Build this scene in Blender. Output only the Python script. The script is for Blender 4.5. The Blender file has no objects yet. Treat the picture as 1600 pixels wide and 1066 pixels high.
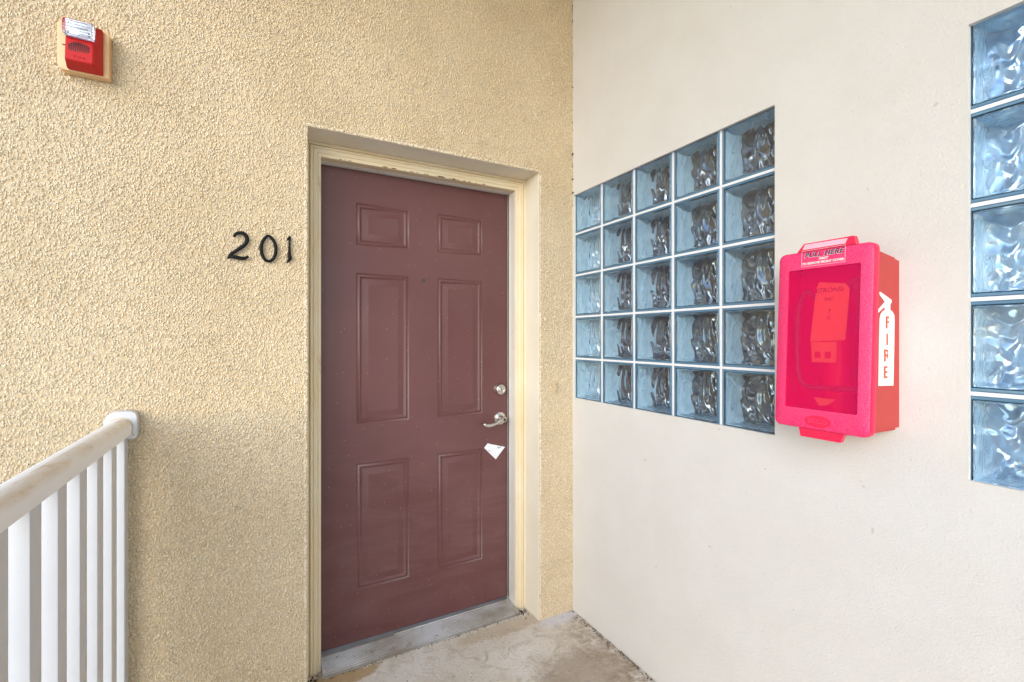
import bpy, bmesh, math, random
import numpy as np
from mathutils import Vector, Matrix, noise as mn
random.seed(7)
SC = bpy.context.scene
COL = SC.collection
R = math.radians
H = 1.31                                   # camera height above the floor

# ------------------------------------------------------------------ camera
cam_d = bpy.data.cameras.new('camera'); cam = bpy.data.objects.new('camera', cam_d); COL.objects.link(cam)
cam.location = (0, 0, H); cam.rotation_euler = (R(90), 0, R(-28.638))
cam_d.sensor_width = 36; cam_d.lens = 727 / 1600 * 36; cam_d.shift_y = -4.5 / 1600
cam_d.clip_start = 0.02; cam_d.clip_end = 900
SC.camera = cam

# ------------------------------------------------------------------ light: bright hazy daylight from the open side (behind left)
SUN_DIR = Vector((0.61, 0.70, -0.37)).normalized()          # the way the light travels
w = bpy.data.worlds.new('World'); SC.world = w; w.use_nodes = True
nt = w.node_tree; bg = nt.nodes['Background']
sky = nt.nodes.new('ShaderNodeTexSky'); sky.sky_type = 'NISHITA'; sky.sun_disc = False
sky.sun_elevation = math.asin(-SUN_DIR.z); sky.sun_rotation = math.atan2(-SUN_DIR.x, -SUN_DIR.y)
sky.dust_density = 0.6; sky.air_density = 1.0; sky.ozone_density = 2.0
nt.links.new(sky.outputs[0], bg.inputs[0]); bg.inputs[1].default_value = 0.15
sd = bpy.data.lights.new('sun', 'SUN'); sd.energy = 0.56; sd.angle = R(48); sd.color = (1.0, 0.985, 0.965)
so = bpy.data.objects.new('sun', sd); COL.objects.link(so)
so.rotation_euler = SUN_DIR.to_track_quat('-Z', 'Y').to_euler(); so.location = (-6, -5, 5)
SC.view_settings.view_transform = 'Standard'; SC.view_settings.look = 'None'
SC.view_settings.exposure = 1.40; SC.view_settings.gamma = 1; SC.view_settings.use_curve_mapping = False
SC.render.engine = 'CYCLES'; SC.cycles.use_denoising = True
SC.cycles.max_bounces = 14; SC.cycles.diffuse_bounces = 6; SC.cycles.transmission_bounces = 12; SC.cycles.glossy_bounces = 6
SC.cycles.sample_clamp_indirect = 6; SC.cycles.blur_glossy = 0.1

# ------------------------------------------------------------------ helpers
def tag(o, label=None, cat=None, group=None, kind=None):
    if label: o['label'] = label
    if cat: o['category'] = cat
    if group: o['group'] = group
    if kind: o['kind'] = kind
    return o
def link(name, me, mat=None, parent=None, smooth=False):
    o = bpy.data.objects.new(name, me); COL.objects.link(o)
    if mat is not None and not me.materials: me.materials.append(mat)
    if parent is not None: o.parent = parent
    if smooth: me.polygons.foreach_set('use_smooth', [True] * len(me.polygons))
    return o
def mesh(name, vs, fs):
    me = bpy.data.meshes.new(name); me.from_pydata([tuple(v) for v in vs], [], fs); me.update(); return me
def obj(name, vs, fs, mat, parent=None, smooth=False):
    return link(name, mesh(name, vs, fs), mat, parent, smooth)
def empty(name, loc=(0, 0, 0)):
    o = bpy.data.objects.new(name, None); o.empty_display_size = .05; o.location = loc; COL.objects.link(o); return o
def fin(bm, name, mat, parent=None, smooth=False):
    bmesh.ops.recalc_face_normals(bm, faces=bm.faces)
    me = bpy.data.meshes.new(name); bm.to_mesh(me); bm.free()
    return link(name, me, mat, parent, smooth)
def smooth_by_angle(o, deg=35):
    me = o.data
    me.polygons.foreach_set('use_smooth', [True] * len(me.polygons))
    bm = bmesh.new(); bm.from_mesh(me)
    for e in bm.edges:
        if len(e.link_faces) == 2 and e.calc_face_angle(0) > R(deg): e.smooth = False
    bm.to_mesh(me); bm.free(); return o
def box_bm(lo, hi, bev=0, seg=2, bm=None):
    b = bmesh.new()
    bmesh.ops.create_cube(b, size=1)
    for v in b.verts: v.co = Vector([lo[i] + (v.co[i] + .5) * (hi[i] - lo[i]) for i in range(3)])
    if bev: bmesh.ops.bevel(b, geom=b.edges[:], offset=bev, segments=seg, profile=.6, affect='EDGES')
    return b
def box(name, lo, hi, mat, parent=None, bev=0, seg=2):
    o = fin(box_bm(lo, hi, bev, seg), name, mat, parent)
    return smooth_by_angle(o) if bev else o
def join_bms(bms):
    out = bmesh.new()
    for b in bms:
        me = bpy.data.meshes.new('tmp'); b.to_mesh(me); b.free(); out.from_mesh(me); bpy.data.meshes.remove(me)
    return out
def prism(name, poly, axis, d0, d1, mat, parent=None, bev=0, seg=2):
    """poly in the plane normal to axis ('x': (y,z); 'y': (x,z)), extruded d0..d1"""
    bm = bmesh.new()
    mk = (lambda p, d: (d, p[0], p[1])) if axis == 'x' else (lambda p, d: (p[0], d, p[1]))
    a = [bm.verts.new(mk(p, d0)) for p in poly]; b = [bm.verts.new(mk(p, d1)) for p in poly]
    n = len(poly); bm.faces.new(a); bm.faces.new(b[::-1])
    for i in range(n): bm.faces.new((a[i], b[i], b[(i + 1) % n], a[(i + 1) % n]))
    bmesh.ops.recalc_face_normals(bm, faces=bm.faces)
    if bev:
        es = [e for e in bm.edges if abs((mk((0,0),1)[0]-mk((0,0),0)[0]) * (e.verts[0].co.x-e.verts[1].co.x) + (0 if axis=='x' else e.verts[0].co.y-e.verts[1].co.y)) < 1e-6]
        bmesh.ops.bevel(bm, geom=es, offset=bev, segments=seg, profile=.6, affect='EDGES')
    o = fin(bm, name, mat, parent)
    return smooth_by_angle(o, 40) if bev else o
def rrect(x0, x1, z0, z1, r, n=6, rs=None):
    rs = rs or [r] * 4
    out = []
    for (cx, cz, a0), rr in zip([(x1, z1, 0), (x0, z1, 90), (x0, z0, 180), (x1, z0, 270)], rs):
        sx = 1 if cx == x1 else -1; sz = 1 if cz == z1 else -1
        for k in range(n + 1):
            a = R(a0 + 90 * k / n); out.append((cx - sx * rr + rr * math.cos(a), cz - sz * rr + rr * math.sin(a)))
    return out
def lathe(name, prof, centre, axis, mat, parent=None, n=32):
    """prof: (distance along axis, radius)"""
    ax = Vector(axis).normalized(); q = ax.to_track_quat('Z', 'Y'); c = Vector(centre)
    vs, fs = [], []
    for d, r in prof:
        for k in range(n):
            a = 2 * math.pi * k / n
            vs.append(c + q @ Vector((r * math.cos(a), r * math.sin(a), d)))
    m = len(prof)
    for i in range(m - 1):
        for k in range(n):
            k2 = (k + 1) % n; fs.append((i * n + k, i * n + k2, (i + 1) * n + k2, (i + 1) * n + k))
    vs.append(c + ax * prof[0][0]); fs += [(len(vs) - 1, (k + 1) % n, k) for k in range(n)]
    vs.append(c + ax * prof[-1][0]); b = (m - 1) * n; fs += [(len(vs) - 1, b + k, b + (k + 1) % n) for k in range(n)]
    return smooth_by_angle(obj(name, vs, fs, mat, parent), 38)
def catmull(pts, sub=6):
    P = [Vector(p) for p in pts]; P = [2 * P[0] - P[1]] + P + [2 * P[-1] - P[-2]]; out = []
    for i in range(1, len(P) - 2):
        for k in range(sub):
            t = k / sub
            out.append(.5 * ((2 * P[i]) + (P[i+1] - P[i-1]) * t + (2*P[i-1] - 5*P[i] + 4*P[i+1] - P[i+2]) * t*t + (-P[i-1] + 3*P[i] - 3*P[i+1] + P[i+2]) * t**3))
    out.append(P[-2]); return out
def tube_bm(pts, radii, flat=1.0, nrm=(0, -1, 0), n=12, closed=False):
    """sweep an ellipse: radius across, radius*flat along nrm"""
    bm = bmesh.new(); nr = Vector(nrm); rings = []; m = len(pts)
    for i, p in enumerate(pts):
        a = pts[(i - 1) % m] if closed or i else pts[0]; b = pts[(i + 1) % m] if closed or i < m - 1 else pts[-1]
        t = (Vector(b) - Vector(a)).normalized(); s = t.cross(nr).normalized(); u = s.cross(t).normalized()
        r = radii[i] if hasattr(radii, '__len__') else radii
        rings.append([bm.verts.new(Vector(p) + s * r * math.cos(2*math.pi*k/n) + u * r * flat * math.sin(2*math.pi*k/n)) for k in range(n)])
    for i in range(m if closed else m - 1):
        A, B = rings[i], rings[(i + 1) % m]
        for k in range(n): bm.faces.new((A[k], A[(k+1) % n], B[(k+1) % n], B[k]))
    if not closed: bm.faces.new(rings[0][::-1]); bm.faces.new(rings[-1])
    return bm
def solid_holes(name, ys, zs, holes, x0, x1, mat, parent=None):
    """slab between x0 (front) and x1 in cells of ys by zs, minus the hole cells; its reveals are closed"""
    vs, fs, idx = [], [], {}
    def V(x, y, z):
        k = (round(x, 5), round(y, 5), round(z, 5))
        if k not in idx: idx[k] = len(vs); vs.append(k)
        return idx[k]
    solid = lambda i, j: 0 <= i < len(ys)-1 and 0 <= j < len(zs)-1 and (i, j) not in holes
    for i in range(len(ys) - 1):
        for j in range(len(zs) - 1):
            if not solid(i, j): continue
            y0, y1, z0, z1 = ys[i], ys[i+1], zs[j], zs[j+1]
            fs.append((V(x0,y0,z0), V(x0,y0,z1), V(x0,y1,z1), V(x0,y1,z0)))
            fs.append((V(x1,y0,z0), V(x1,y1,z0), V(x1,y1,z1), V(x1,y0,z1)))
            if not solid(i-1, j): fs.append((V(x0,y0,z0), V(x1,y0,z0), V(x1,y0,z1), V(x0,y0,z1)))
            if not solid(i+1, j): fs.append((V(x0,y1,z0), V(x0,y1,z1), V(x1,y1,z1), V(x1,y1,z0)))
            if not solid(i, j-1): fs.append((V(x0,y0,z0), V(x0,y1,z0), V(x1,y1,z0), V(x1,y0,z0)))
            if not solid(i, j+1): fs.append((V(x0,y0,z1), V(x1,y0,z1), V(x1,y1,z1), V(x0,y1,z1)))
    return obj(name, vs, fs, mat, parent)
def text(name, s, size, M, mat, parent=None, extrude=.0006, shear=0.0, space=1.0, sx=1.0, bold=0.0):
    cu = bpy.data.curves.new(name, 'FONT'); cu.body = s; cu.size = size; cu.extrude = extrude; cu.shear = shear
    cu.align_x = 'CENTER'; cu.align_y = 'CENTER'; cu.space_character = space; cu.offset = bold; cu.resolution_u = 3
    t = bpy.data.objects.new('tmp', cu); COL.objects.link(t); bpy.context.view_layer.update()
    me = bpy.data.meshes.new_from_object(t); bpy.data.objects.remove(t)
    me.name = name; me.transform(M @ Matrix.Diagonal((sx, 1, 1, 1))); me.materials.clear()
    return link(name, me, mat, parent)

# ------------------------------------------------------------------ materials
class N:
    def __init__(s, name):
        s.m = bpy.data.materials.new(name); s.m.use_nodes = True; s.t = s.m.node_tree
        s.b = s.t.nodes['Principled BSDF']; s.out = s.t.nodes['Material Output']; s._c = None
    def n(s, kind, **kw):
        nd = s.t.nodes.new('ShaderNode' + kind)
        for k, v in kw.items():
            if k in nd.inputs: nd.inputs[k].default_value = v
            else: setattr(nd, k, v)
        return nd
    def l(s, a, b): s.t.links.new(a, b)
    def co(s):
        if not s._c: s._c = s.n('TexCoord').outputs['Object']
        return s._c
    def noise(s, scale, detail=4, rough=.55, dist=0, stretch=None, vec=None):
        nd = s.n('TexNoise'); nd.inputs['Scale'].default_value = scale; nd.inputs['Detail'].default_value = detail
        nd.inputs['Roughness'].default_value = rough; nd.inputs['Distortion'].default_value = dist
        v = vec or s.co()
        if stretch:
            mp = s.n('Mapping'); s.l(v, mp.inputs[0]); mp.inputs['Scale'].default_value = stretch
            v = mp.outputs[0]
        s.l(v, nd.inputs['Vector']); return nd.outputs['Fac']
    def ramp(s, x, lo, hi, a=(0,0,0,1), b=(1,1,1,1), interp='LINEAR'):
        r = s.n('ValToRGB'); e = r.color_ramp; e.interpolation = interp
        e.elements[0].position = lo; e.elements[1].position = hi
        e.elements[0].color = tuple(a) if len(a) == 4 else (*a, 1); e.elements[1].color = tuple(b) if len(b) == 4 else (*b, 1)
        s.l(x, r.inputs[0]); return r.outputs[0]
    def mix(s, f, a, b, blend='MIX'):
        m = s.n('Mix', data_type='RGBA', blend_type=blend)
        for sock, v in ((m.inputs[0], f), (m.inputs[6], a), (m.inputs[7], b)):
            if hasattr(v, 'links'): s.l(v, sock)
            else: sock.default_value = v if not hasattr(v, '__len__') else ((*v, 1) if len(v) == 3 else v)
        return m.outputs[2]
    def math(s, op, a, b=None, c=None):
        m = s.n('Math', operation=op)
        for i, v in enumerate((a, b, c)):
            if v is None: continue
            if hasattr(v, 'links'): s.l(v, m.inputs[i])
            else: m.inputs[i].default_value = v
        return m.outputs[0]
    def bump(s, h, dist, strength=1, normal=None):
        b = s.n('Bump'); b.inputs['Distance'].default_value = dist; b.inputs['Strength'].default_value = strength
        s.l(h, b.inputs['Height'])
        if normal: s.l(normal, b.inputs['Normal'])
        return b.outputs[0]
    def set(s, col=None, rough=None, normal=None, **kw):
        for nm, v in dict({'Base Color': col, 'Roughness': rough, 'Normal': normal}, **kw).items():
            if v is None: continue
            if hasattr(v, 'links'): s.l(v, s.b.inputs[nm])
            else: s.b.inputs[nm].default_value = (*v, 1) if hasattr(v, '__len__') and len(v) == 3 else v
        return s.m

def stucco_mat():
    s = N('tan_rough_stucco')
    wn = s.n('TexNoise'); wn.inputs['Scale'].default_value = 60; wn.inputs['Detail'].default_value = 2; s.l(s.co(), wn.inputs['Vector'])
    off = s.n('VectorMath', operation='SCALE'); s.l(wn.outputs['Color'], off.inputs[0]); off.inputs['Scale'].default_value = .010
    ad = s.n('VectorMath', operation='ADD'); s.l(s.co(), ad.inputs[0]); s.l(off.outputs[0], ad.inputs[1])
    mp = s.n('Mapping'); s.l(ad.outputs[0], mp.inputs[0]); mp.inputs['Scale'].default_value = (1.25, 1, .82); mp.inputs['Rotation'].default_value = (0, .35, 0)
    vo = s.n('TexVoronoi', feature='F1'); vo.inputs['Scale'].default_value = 132; s.l(mp.outputs[0], vo.inputs['Vector'])
    ha = s.ramp(vo.outputs['Distance'], .10, .68, (1, 1, 1, 1), (0, 0, 0, 1), 'EASE')
    b = s.noise(190, 4, .65, .1)
    c = s.noise(520, 2, .6)
    big = s.noise(3.2, 3, .5)
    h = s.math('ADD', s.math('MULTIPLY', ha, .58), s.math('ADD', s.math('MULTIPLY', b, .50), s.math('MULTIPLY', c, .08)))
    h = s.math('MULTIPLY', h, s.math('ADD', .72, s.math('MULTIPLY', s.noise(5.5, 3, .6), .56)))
    d = s.n('Displacement'); d.inputs['Scale'].default_value = .0092; d.inputs['Midlevel'].default_value = .5
    s.l(h, d.inputs['Height']); s.l(d.outputs[0], s.out.inputs['Displacement'])
    s.m.displacement_method = 'BOTH'
    c1 = s.mix(s.ramp(h, .34, .74), (.64, .512, .335), (.83, .71, .535))  # valleys darker, peaks paler: shade between the grains put into the colour
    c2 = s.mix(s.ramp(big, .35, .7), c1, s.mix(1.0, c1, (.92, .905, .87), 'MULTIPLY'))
    sp = s.ramp(s.noise(38, 2, .6), .70, .74)
    c3 = s.mix(s.math('MULTIPLY', sp, .35), c2, (.42, .30, .17))
    return s.set(c3, .82, **{'Specular IOR Level': .25})
def plaster_mat(name, c1, c2, bumpd=.0012, scale=130, extra=True):
    s = N(name)
    a = s.noise(scale, 4, .6); b = s.noise(6, 4, .55); c = s.noise(900, 2, .5)
    pit = s.ramp(s.noise(70, 2, .5, .3), .66, .72)
    col = s.mix(s.ramp(b, .35, .68), c1, c2)
    if extra: 
        col = s.mix(s.math('MULTIPLY', s.ramp(s.noise(26, 2, .7), .735, .76), .35), col, (.42, .36, .28))
    h = s.math('SUBTRACT', s.math('ADD', a, s.math('MULTIPLY', c, .12)), s.math('MULTIPLY', pit, .25))
    n1 = s.bump(h, bumpd, .9)
    n2 = s.bump(s.noise(9, 3, .5), .0025, .5, n1)
    return s.set(col, .72, n2, **{'Specular IOR Level': .3})
def paint_mat(name, c, rough=.45, dirt=None, dscale=14, dlo=.55, dhi=.75, bumpd=.0003, amt=.6, stretch=None, spots=None):
    s = N(name); col = s.mix(s.ramp(s.noise(5, 3, .5), .3, .7), c, tuple(x * .93 for x in c))
    if dirt is not None:
        col = s.mix(s.math('MULTIPLY', s.ramp(s.noise(dscale, 5, .65, stretch=stretch), dlo, dhi), amt), col, dirt)
    if spots:
        col = s.mix(s.math('MULTIPLY', s.ramp(s.noise(spots[0], 1, .5), spots[1], spots[1] + .015), spots[3]), col, spots[2])
    return s.set(col, s.math('ADD', s.math('MULTIPLY', s.noise(30, 3), .15), rough - .07), s.bump(s.noise(160, 3), bumpd, .8))
def plain(name, c, rough=.4, **kw):
    s = N(name); col = s.mix(s.noise(40, 3), tuple(x * .9 for x in c), tuple(min(1, x * 1.08) for x in c))
    return s.set(col, rough, s.bump(s.noise(220, 3), .0002, .6), **kw)

M = {}
M['stucco'] = stucco_mat()
M['plaster'] = plaster_mat('cream_fine_plaster', (.73, .70, .65), (.705, .67, .615), .0016, 230)
M['reveal'] = plaster_mat('smooth_reveal_plaster', (.80, .73, .60), (.76, .68, .53), .0008, 200, False)
M['soffit'] = plaster_mat('soffit_paint', (.76, .66, .50), (.72, .62, .46), .001, 120, False)
def casing_mat():
    s = N('cream_casing_paint')
    col = s.mix(s.ramp(s.noise(4, 3), .3, .7), (.72, .59, .37), (.76, .67, .49))
    col = s.mix(s.math('MULTIPLY', s.ramp(s.noise(22, 4, .7, stretch=(1, 1, .25)), .66, .74), .5), col, (.40, .27, .13))
    return s.set(col, .42, s.bump(s.noise(120, 3, stretch=(1, 1, .1)), .0004, .7))
M['casing'] = casing_mat()
M['jamb'] = paint_mat('off_white_jamb_paint', (.74, .70, .64), .4, (.38, .27, .17), 30, .66, .73, amt=.6)
M['rust'] = paint_mat('flaking_rust', (.36, .17, .06), .8, (.16, .07, .03), 90, .4, .6, bumpd=.001)
def door_mat():
    s = N('maroon_door_paint')
    col = s.mix(s.ramp(s.noise(2.6, 4, .55), .3, .7), (.108, .036, .035), (.130, .050, .049))
    scr = s.ramp(s.noise(7, 6, .75, 1.5, stretch=(.5, 1, 3.2)), .64, .72)
    col = s.mix(s.math('MULTIPLY', scr, .18), col, (.20, .09, .085))
    sp = s.n('SeparateXYZ'); s.l(s.co(), sp.inputs[0]); cb = s.n('CombineXYZ'); s.l(sp.outputs[0], cb.inputs[0]); s.l(sp.outputs[2], cb.inputs[1])
    for sc_, rad_, keep, amt, tone in ((13, .026, .55, .55, (.42, .27, .22)), (29, .034, .75, .4, (.34, .20, .17)), (22, .034, .6, .7, (.05, .015, .015))):
        v = s.n('TexVoronoi', voronoi_dimensions='2D'); v.inputs['Scale'].default_value = sc_; s.l(cb.outputs[0], v.inputs['Vector'])
        wn = s.n('TexWhiteNoise', noise_dimensions='3D'); s.l(v.outputs['Color'], wn.inputs['Vector'])
        pick = s.math('MULTIPLY', s.math('LESS_THAN', v.outputs['Distance'], rad_), s.math('GREATER_THAN', wn.outputs['Value'], keep))
        col = s.mix(s.math('MULTIPLY', pick, amt), col, tone)
    hf = s.ramp(sp.outputs[2], .55, 1.15, (1,1,1,1), (0,0,0,1))      # rubbed, dusty kick zone
    col = s.mix(s.math('MULTIPLY', s.math('MULTIPLY', hf, s.ramp(s.noise(4, 6, .7, 1.2, stretch=(.6, 1, 2)), .42, .66)), .22), col, (.23, .13, .12))
    dark = s.ramp(s.noise(34, 2, .6, .5), .72, .75)
    col = s.mix(s.math('MULTIPLY', dark, .35), col, (.07, .02, .02))
    bn = s.bump(s.noise(60, 4, .6), .0006, .6)
    return s.set(col, s.math('ADD', .33, s.math('MULTIPLY', s.noise(5, 5, .7), .2)), bn, **{'Specular IOR Level': .55})
M['door'] = door_mat()
def metal(name, c, rough, aniso=0):
    s = N(name)
    return s.set(c, s.math('ADD', rough - .05, s.math('MULTIPLY', s.noise(60, 4), .12)), s.bump(s.noise(300, 2), .0001, .5), Metallic=1.0)
M['nickel'] = metal('satin_nickel', (.62, .58, .53), .26)
M['dark_metal'] = metal('dark_metal', (.10, .09, .08), .4)
def alu_mat():
    s = N('worn_aluminium')
    st = s.noise(5, 5, .6, stretch=(1, 1.5, 1)); g = s.noise(40, 4, .6)
    col = s.mix(s.ramp(st, .38, .68), (.60, .60, .61), (.34, .30, .24))
    col = s.mix(s.math('MULTIPLY', s.ramp(g, .60, .72), .6), col, (.12, .09, .06))
    p = s.n('SeparateXYZ'); s.l(s.co(), p.inputs[0])
    gr_ = s.ramp(s.math('SUBTRACT', s.math('FRACT', s.math('DIVIDE', s.math('SUBTRACT', p.outputs[1], 1.924), .0083)), .55), .0, .15)
    col = s.mix(s.math('MULTIPLY', gr_, .5), col, (.10, .085, .06))  # groove shade put into the colour so the ribs show
    return s.set(col, .45, s.bump(g, .0004, .7), Metallic=.4)
M['alu'] = alu_mat()
M['black'] = plain('black_enamel', (.012, .011, .013), .32)
M['rubber'] = plain('black_rubber', (.02, .02, .02), .7)
M['digit'] = plain('black_painted_iron', (.0035, .0035, .0045), .55, **{'Specular IOR Level': .22})
def vinyl_mat():
    s = N('white_vinyl')
    col = s.mix(s.ramp(s.noise(7, 4), .3, .7), (.60, .61, .635), (.565, .57, .59))
    sp = s.ramp(s.noise(46, 3, .6), .735, .76)
    col = s.mix(s.math('MULTIPLY', sp, .7), col, (.22, .2, .17))
    return s.set(col, .38, s.bump(s.noise(50, 3), .0004, .5))
M['vinyl'] = vinyl_mat()
def rail_mat():
    s = N('dirty_white_rail')
    d = s.noise(7, 6, .7, 1.2, stretch=(2.2, .55, 2.2)); f = s.noise(60, 5, .7, stretch=(1, .35, 1))
    col = s.mix(s.ramp(d, .40, .66), (.84, .81, .76), (.68, .57, .42))
    col = s.mix(s.math('MULTIPLY', s.ramp(f, .55, .72), .55), col, (.48, .36, .22))
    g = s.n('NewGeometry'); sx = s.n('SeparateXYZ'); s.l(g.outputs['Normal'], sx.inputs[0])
    top = s.math('MULTIPLY', s.ramp(sx.outputs['Z'], .05, .6), s.ramp(sx.outputs['X'], -.25, .10))       # dirt settles on upper side; the outer side's sky light is painted as white
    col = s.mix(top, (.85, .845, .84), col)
    return s.set(col, .5, s.bump(f, .0004, .6))
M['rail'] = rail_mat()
def floor_mat():
    s = N('worn_painted_concrete')
    a = s.noise(95, 5, .7, .15); b = s.noise(260, 3, .6); c = s.noise(3.3, 5, .6, .6); e = s.noise(14, 5, .65, .8)
    col = s.mix(s.ramp(c, .36, .62), (.84, .79, .71), (.72, .64, .53))
    col = s.mix(s.math('MULTIPLY', s.ramp(e, .50, .70), .6), col, (.45, .36, .25))
    col = s.mix(s.math('MULTIPLY', s.ramp(a, .58, .72), .55), col, (.76, .73, .68))
    col = s.mix(s.math('MULTIPLY', s.ramp(s.noise(70, 3, .7), .64, .70), .7), col, (.12, .075, .045))
    # brown dirt gathered along the foot of the right wall, white paint slopped in the corner, tan paint at the sill
    p = s.n('SeparateXYZ'); s.l(s.co(), p.inputs[0]); X, Y = p.outputs[0], p.outputs[1]
    wob = s.math('MULTIPLY', s.noise(9, 4, .6), .16)
    dx = s.math('ADD', s.math('SUBTRACT', 1.333, X), wob)
    near = s.ramp(dx, .10, .30, (1,1,1,1), (0,0,0,1))
    col = s.mix(s.math('MULTIPLY', near, s.ramp(s.noise(24, 5, .7), .40, .60, (0,0,0,1), (.85,.85,.85,1))), col, (.27, .18, .105))
    def blob(cx, cy, rx, ry, soft=.4):
        q = s.math('POWER', s.math('DIVIDE', s.math('SUBTRACT', X, cx), rx), 2)
        r_ = s.math('POWER', s.math('DIVIDE', s.math('SUBTRACT', Y, cy), ry), 2)
        t = s.math('ADD', s.math('ADD', q, r_), s.math('MULTIPLY', s.math('SUBTRACT', s.noise(28, 4, .7), .5), 1.9))
        return s.ramp(t, 1 - soft, 1 + soft, (1,1,1,1), (0,0,0,1))
    col = s.mix(s.math('MULTIPLY', blob(1.24, 1.805, .13, .055, .8), .7), col, (.74, .74, .80))
    col = s.mix(s.math('MULTIPLY', blob(.98, 1.86, .26, .05), .6), col, (.56, .44, .29))
    col = s.mix(s.math('MULTIPLY', blob(.28, 1.885, .17, .05), .8), col, (.48, .32, .13))
    col = s.mix(s.math('MULTIPLY', blob(1.12, 1.45, .26, .16, .6), .55), col, (.33, .235, .15))
    h = s.math('ADD', s.math('MULTIPLY', s.ramp(a, .3, .72), .7), s.math('MULTIPLY', b, .35))
    d = s.n('Displacement'); d.inputs['Scale'].default_value = .0075; d.inputs['Midlevel'].default_value = .5
    s.l(h, d.inputs['Height']); s.l(d.outputs[0], s.out.inputs['Displacement']); s.m.displacement_method = 'BOTH'
    return s.set(col, .8, **{'Specular IOR Level': .3})
M['floor'] = floor_mat()
M['plain_concrete'] = plaster_mat('grey_concrete', (.66, .62, .56), (.58, .53, .46), .002, 60)
M['mortar'] = plain('white_mortar', (.86, .86, .87), .6)
# glass blocks
def glass(name, c, rough=0.0, ior=1.5, bumpd=0):
    s = N(name); s.t.nodes.remove(s.b)
    g = s.n('BsdfGlass'); g.inputs['Color'].default_value = (*c, 1); g.inputs['Roughness'].default_value = rough; g.inputs['IOR'].default_value = ior
    s.l(g.outputs[0], s.out.inputs[0])
    if bumpd: s.l(s.bump(s.noise(45, 2, .5, .4), bumpd, 1), g.inputs['Normal'])
    return s.m
M['pane2'] = glass('clear_wavy_glass', (.97, .99, 1.0))
M['pane'] = glass('pale_blue_glass', (.93, .975, 1.0))
def edge_mat():
    s = N('blue_grey_block_wall')
    col = s.mix(s.ramp(s.noise(16, 3), .3, .7), (.39, .54, .65), (.51, .65, .74))
    return s.set(col, .12, s.bump(s.noise(38, 3, .5, 1.2, stretch=(1, 1, .5)), .007, .9), **{'Specular IOR Level': .6})
M['block_wall'] = edge_mat()
M['block_rim'] = plain('blue_block_rim', (.11, .225, .33), .14, **{'Specular IOR Level': .8})
def back_mat(name, c1, c2, gl):
    s = N(name)
    s.set(s.mix(s.ramp(s.noise(7, 3, .5, .6), .35, .65), c1, c2), .3)
    g = s.n('BsdfGlossy'); g.inputs['Roughness'].default_value = .04; g.inputs['Color'].default_value = (.93, .95, 1, 1)
    mx = s.n('MixShader'); mx.inputs[0].default_value = gl
    s.l(s.b.outputs[0], mx.inputs[1]); s.l(g.outputs[0], mx.inputs[2]); s.l(mx.outputs[0], s.out.inputs[0])
    return s.m
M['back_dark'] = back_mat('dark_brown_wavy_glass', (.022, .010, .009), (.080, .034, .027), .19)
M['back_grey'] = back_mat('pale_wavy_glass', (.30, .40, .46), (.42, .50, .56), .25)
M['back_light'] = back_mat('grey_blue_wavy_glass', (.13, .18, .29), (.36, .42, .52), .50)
# fire box
M['red_plastic'] = plain('red_box_plastic', (.50, .040, .036), .42)
M['red_deep'] = plain('bright_red_box_inside', (.85, .02, .10), .5)
def pink(name, c, tr, rough, bumpd):
    s = N(name)
    s.set(c, rough, s.bump(s.noise(700, 2, .7), bumpd, 1) if bumpd else None)
    t = s.n('BsdfTransparent'); t.inputs['Color'].default_value = (1.0, .74, .62, 1)
    mx = s.n('MixShader'); mx.inputs[0].default_value = tr
    s.l(s.b.outputs[0], mx.inputs[1]); s.l(t.outputs[0], mx.inputs[2]); s.l(mx.outputs[0], s.out.inputs[0])
    return s.m
def pink_rim():
    s = N('frosted_pink_plastic')
    col = s.mix(s.ramp(s.noise(330, 2, .8), .42, .60), (.84, .016, .13), (.88, .075, .21))
    return s.set(col, .4, s.bump(s.noise(420, 2, .7), .0008, 1))
M['pink_rim'] = pink_rim()
M['pink_edge'] = plain('solid_red_pink_edge', (.80, .012, .075), .3)
M['pink_pane'] = pink('see_through_pink_pane', (.95, .003, .175), .66, .16, 0)
M['ext_red'] = plain('extinguisher_red', (.75, .04, .04), .3)
M['orange'] = plain('orange_paper_tag', (.97, .74, .26), .7)
M['white_vinyl_print'] = plain('white_print', (.80, .80, .77), .5)
M['pale_print'] = plain('pale_pink_print', (.82, .50, .60), .5)
M['red_print'] = plain('red_print', (.62, .10, .035), .5)
M['navy_print'] = plain('navy_print', (.035, .02, .08), .5)
M['hose'] = plain('grey_black_hose', (.16, .15, .20), .5)
# alarm
M['beige_plastic'] = plain('beige_back_box', (.76, .48, .24), .42)
M['alarm_red'] = plain('alarm_red_plastic', (.52, .012, .012), .5, **{'Specular IOR Level': .3})
M['alarm_red_dark'] = plain('alarm_slot_dark', (.05, .004, .004), .6)
M['lens'] = glass('clear_strobe_lens', (.97, .98, 1.0), .02, 1.35, .002)
M['reflector'] = plain('bright_reflector', (.82, .84, .88), .18, Metallic=.3)
M['alarm_grey'] = plain('reflector_rib_grey', (.58, .61, .68), .3)
M['paper'] = plain('white_paper', (.78, .79, .84), .7)
M['ink'] = plain('black_ink', (.03, .03, .035), .6)
M['dirt'] = plain('dark_dirt_crumb', (.07, .045, .025), .9)
M['clip'] = plain('tan_painted_metal', (.56, .45, .29), .5)
def ground_mat():
    s = N('outdoor_ground')
    return s.set(s.mix(s.ramp(s.noise(.4, 5), .4, .6), (.38, .37, .34), (.50, .48, .44)), .9)
M['ground'] = ground_mat()

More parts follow.
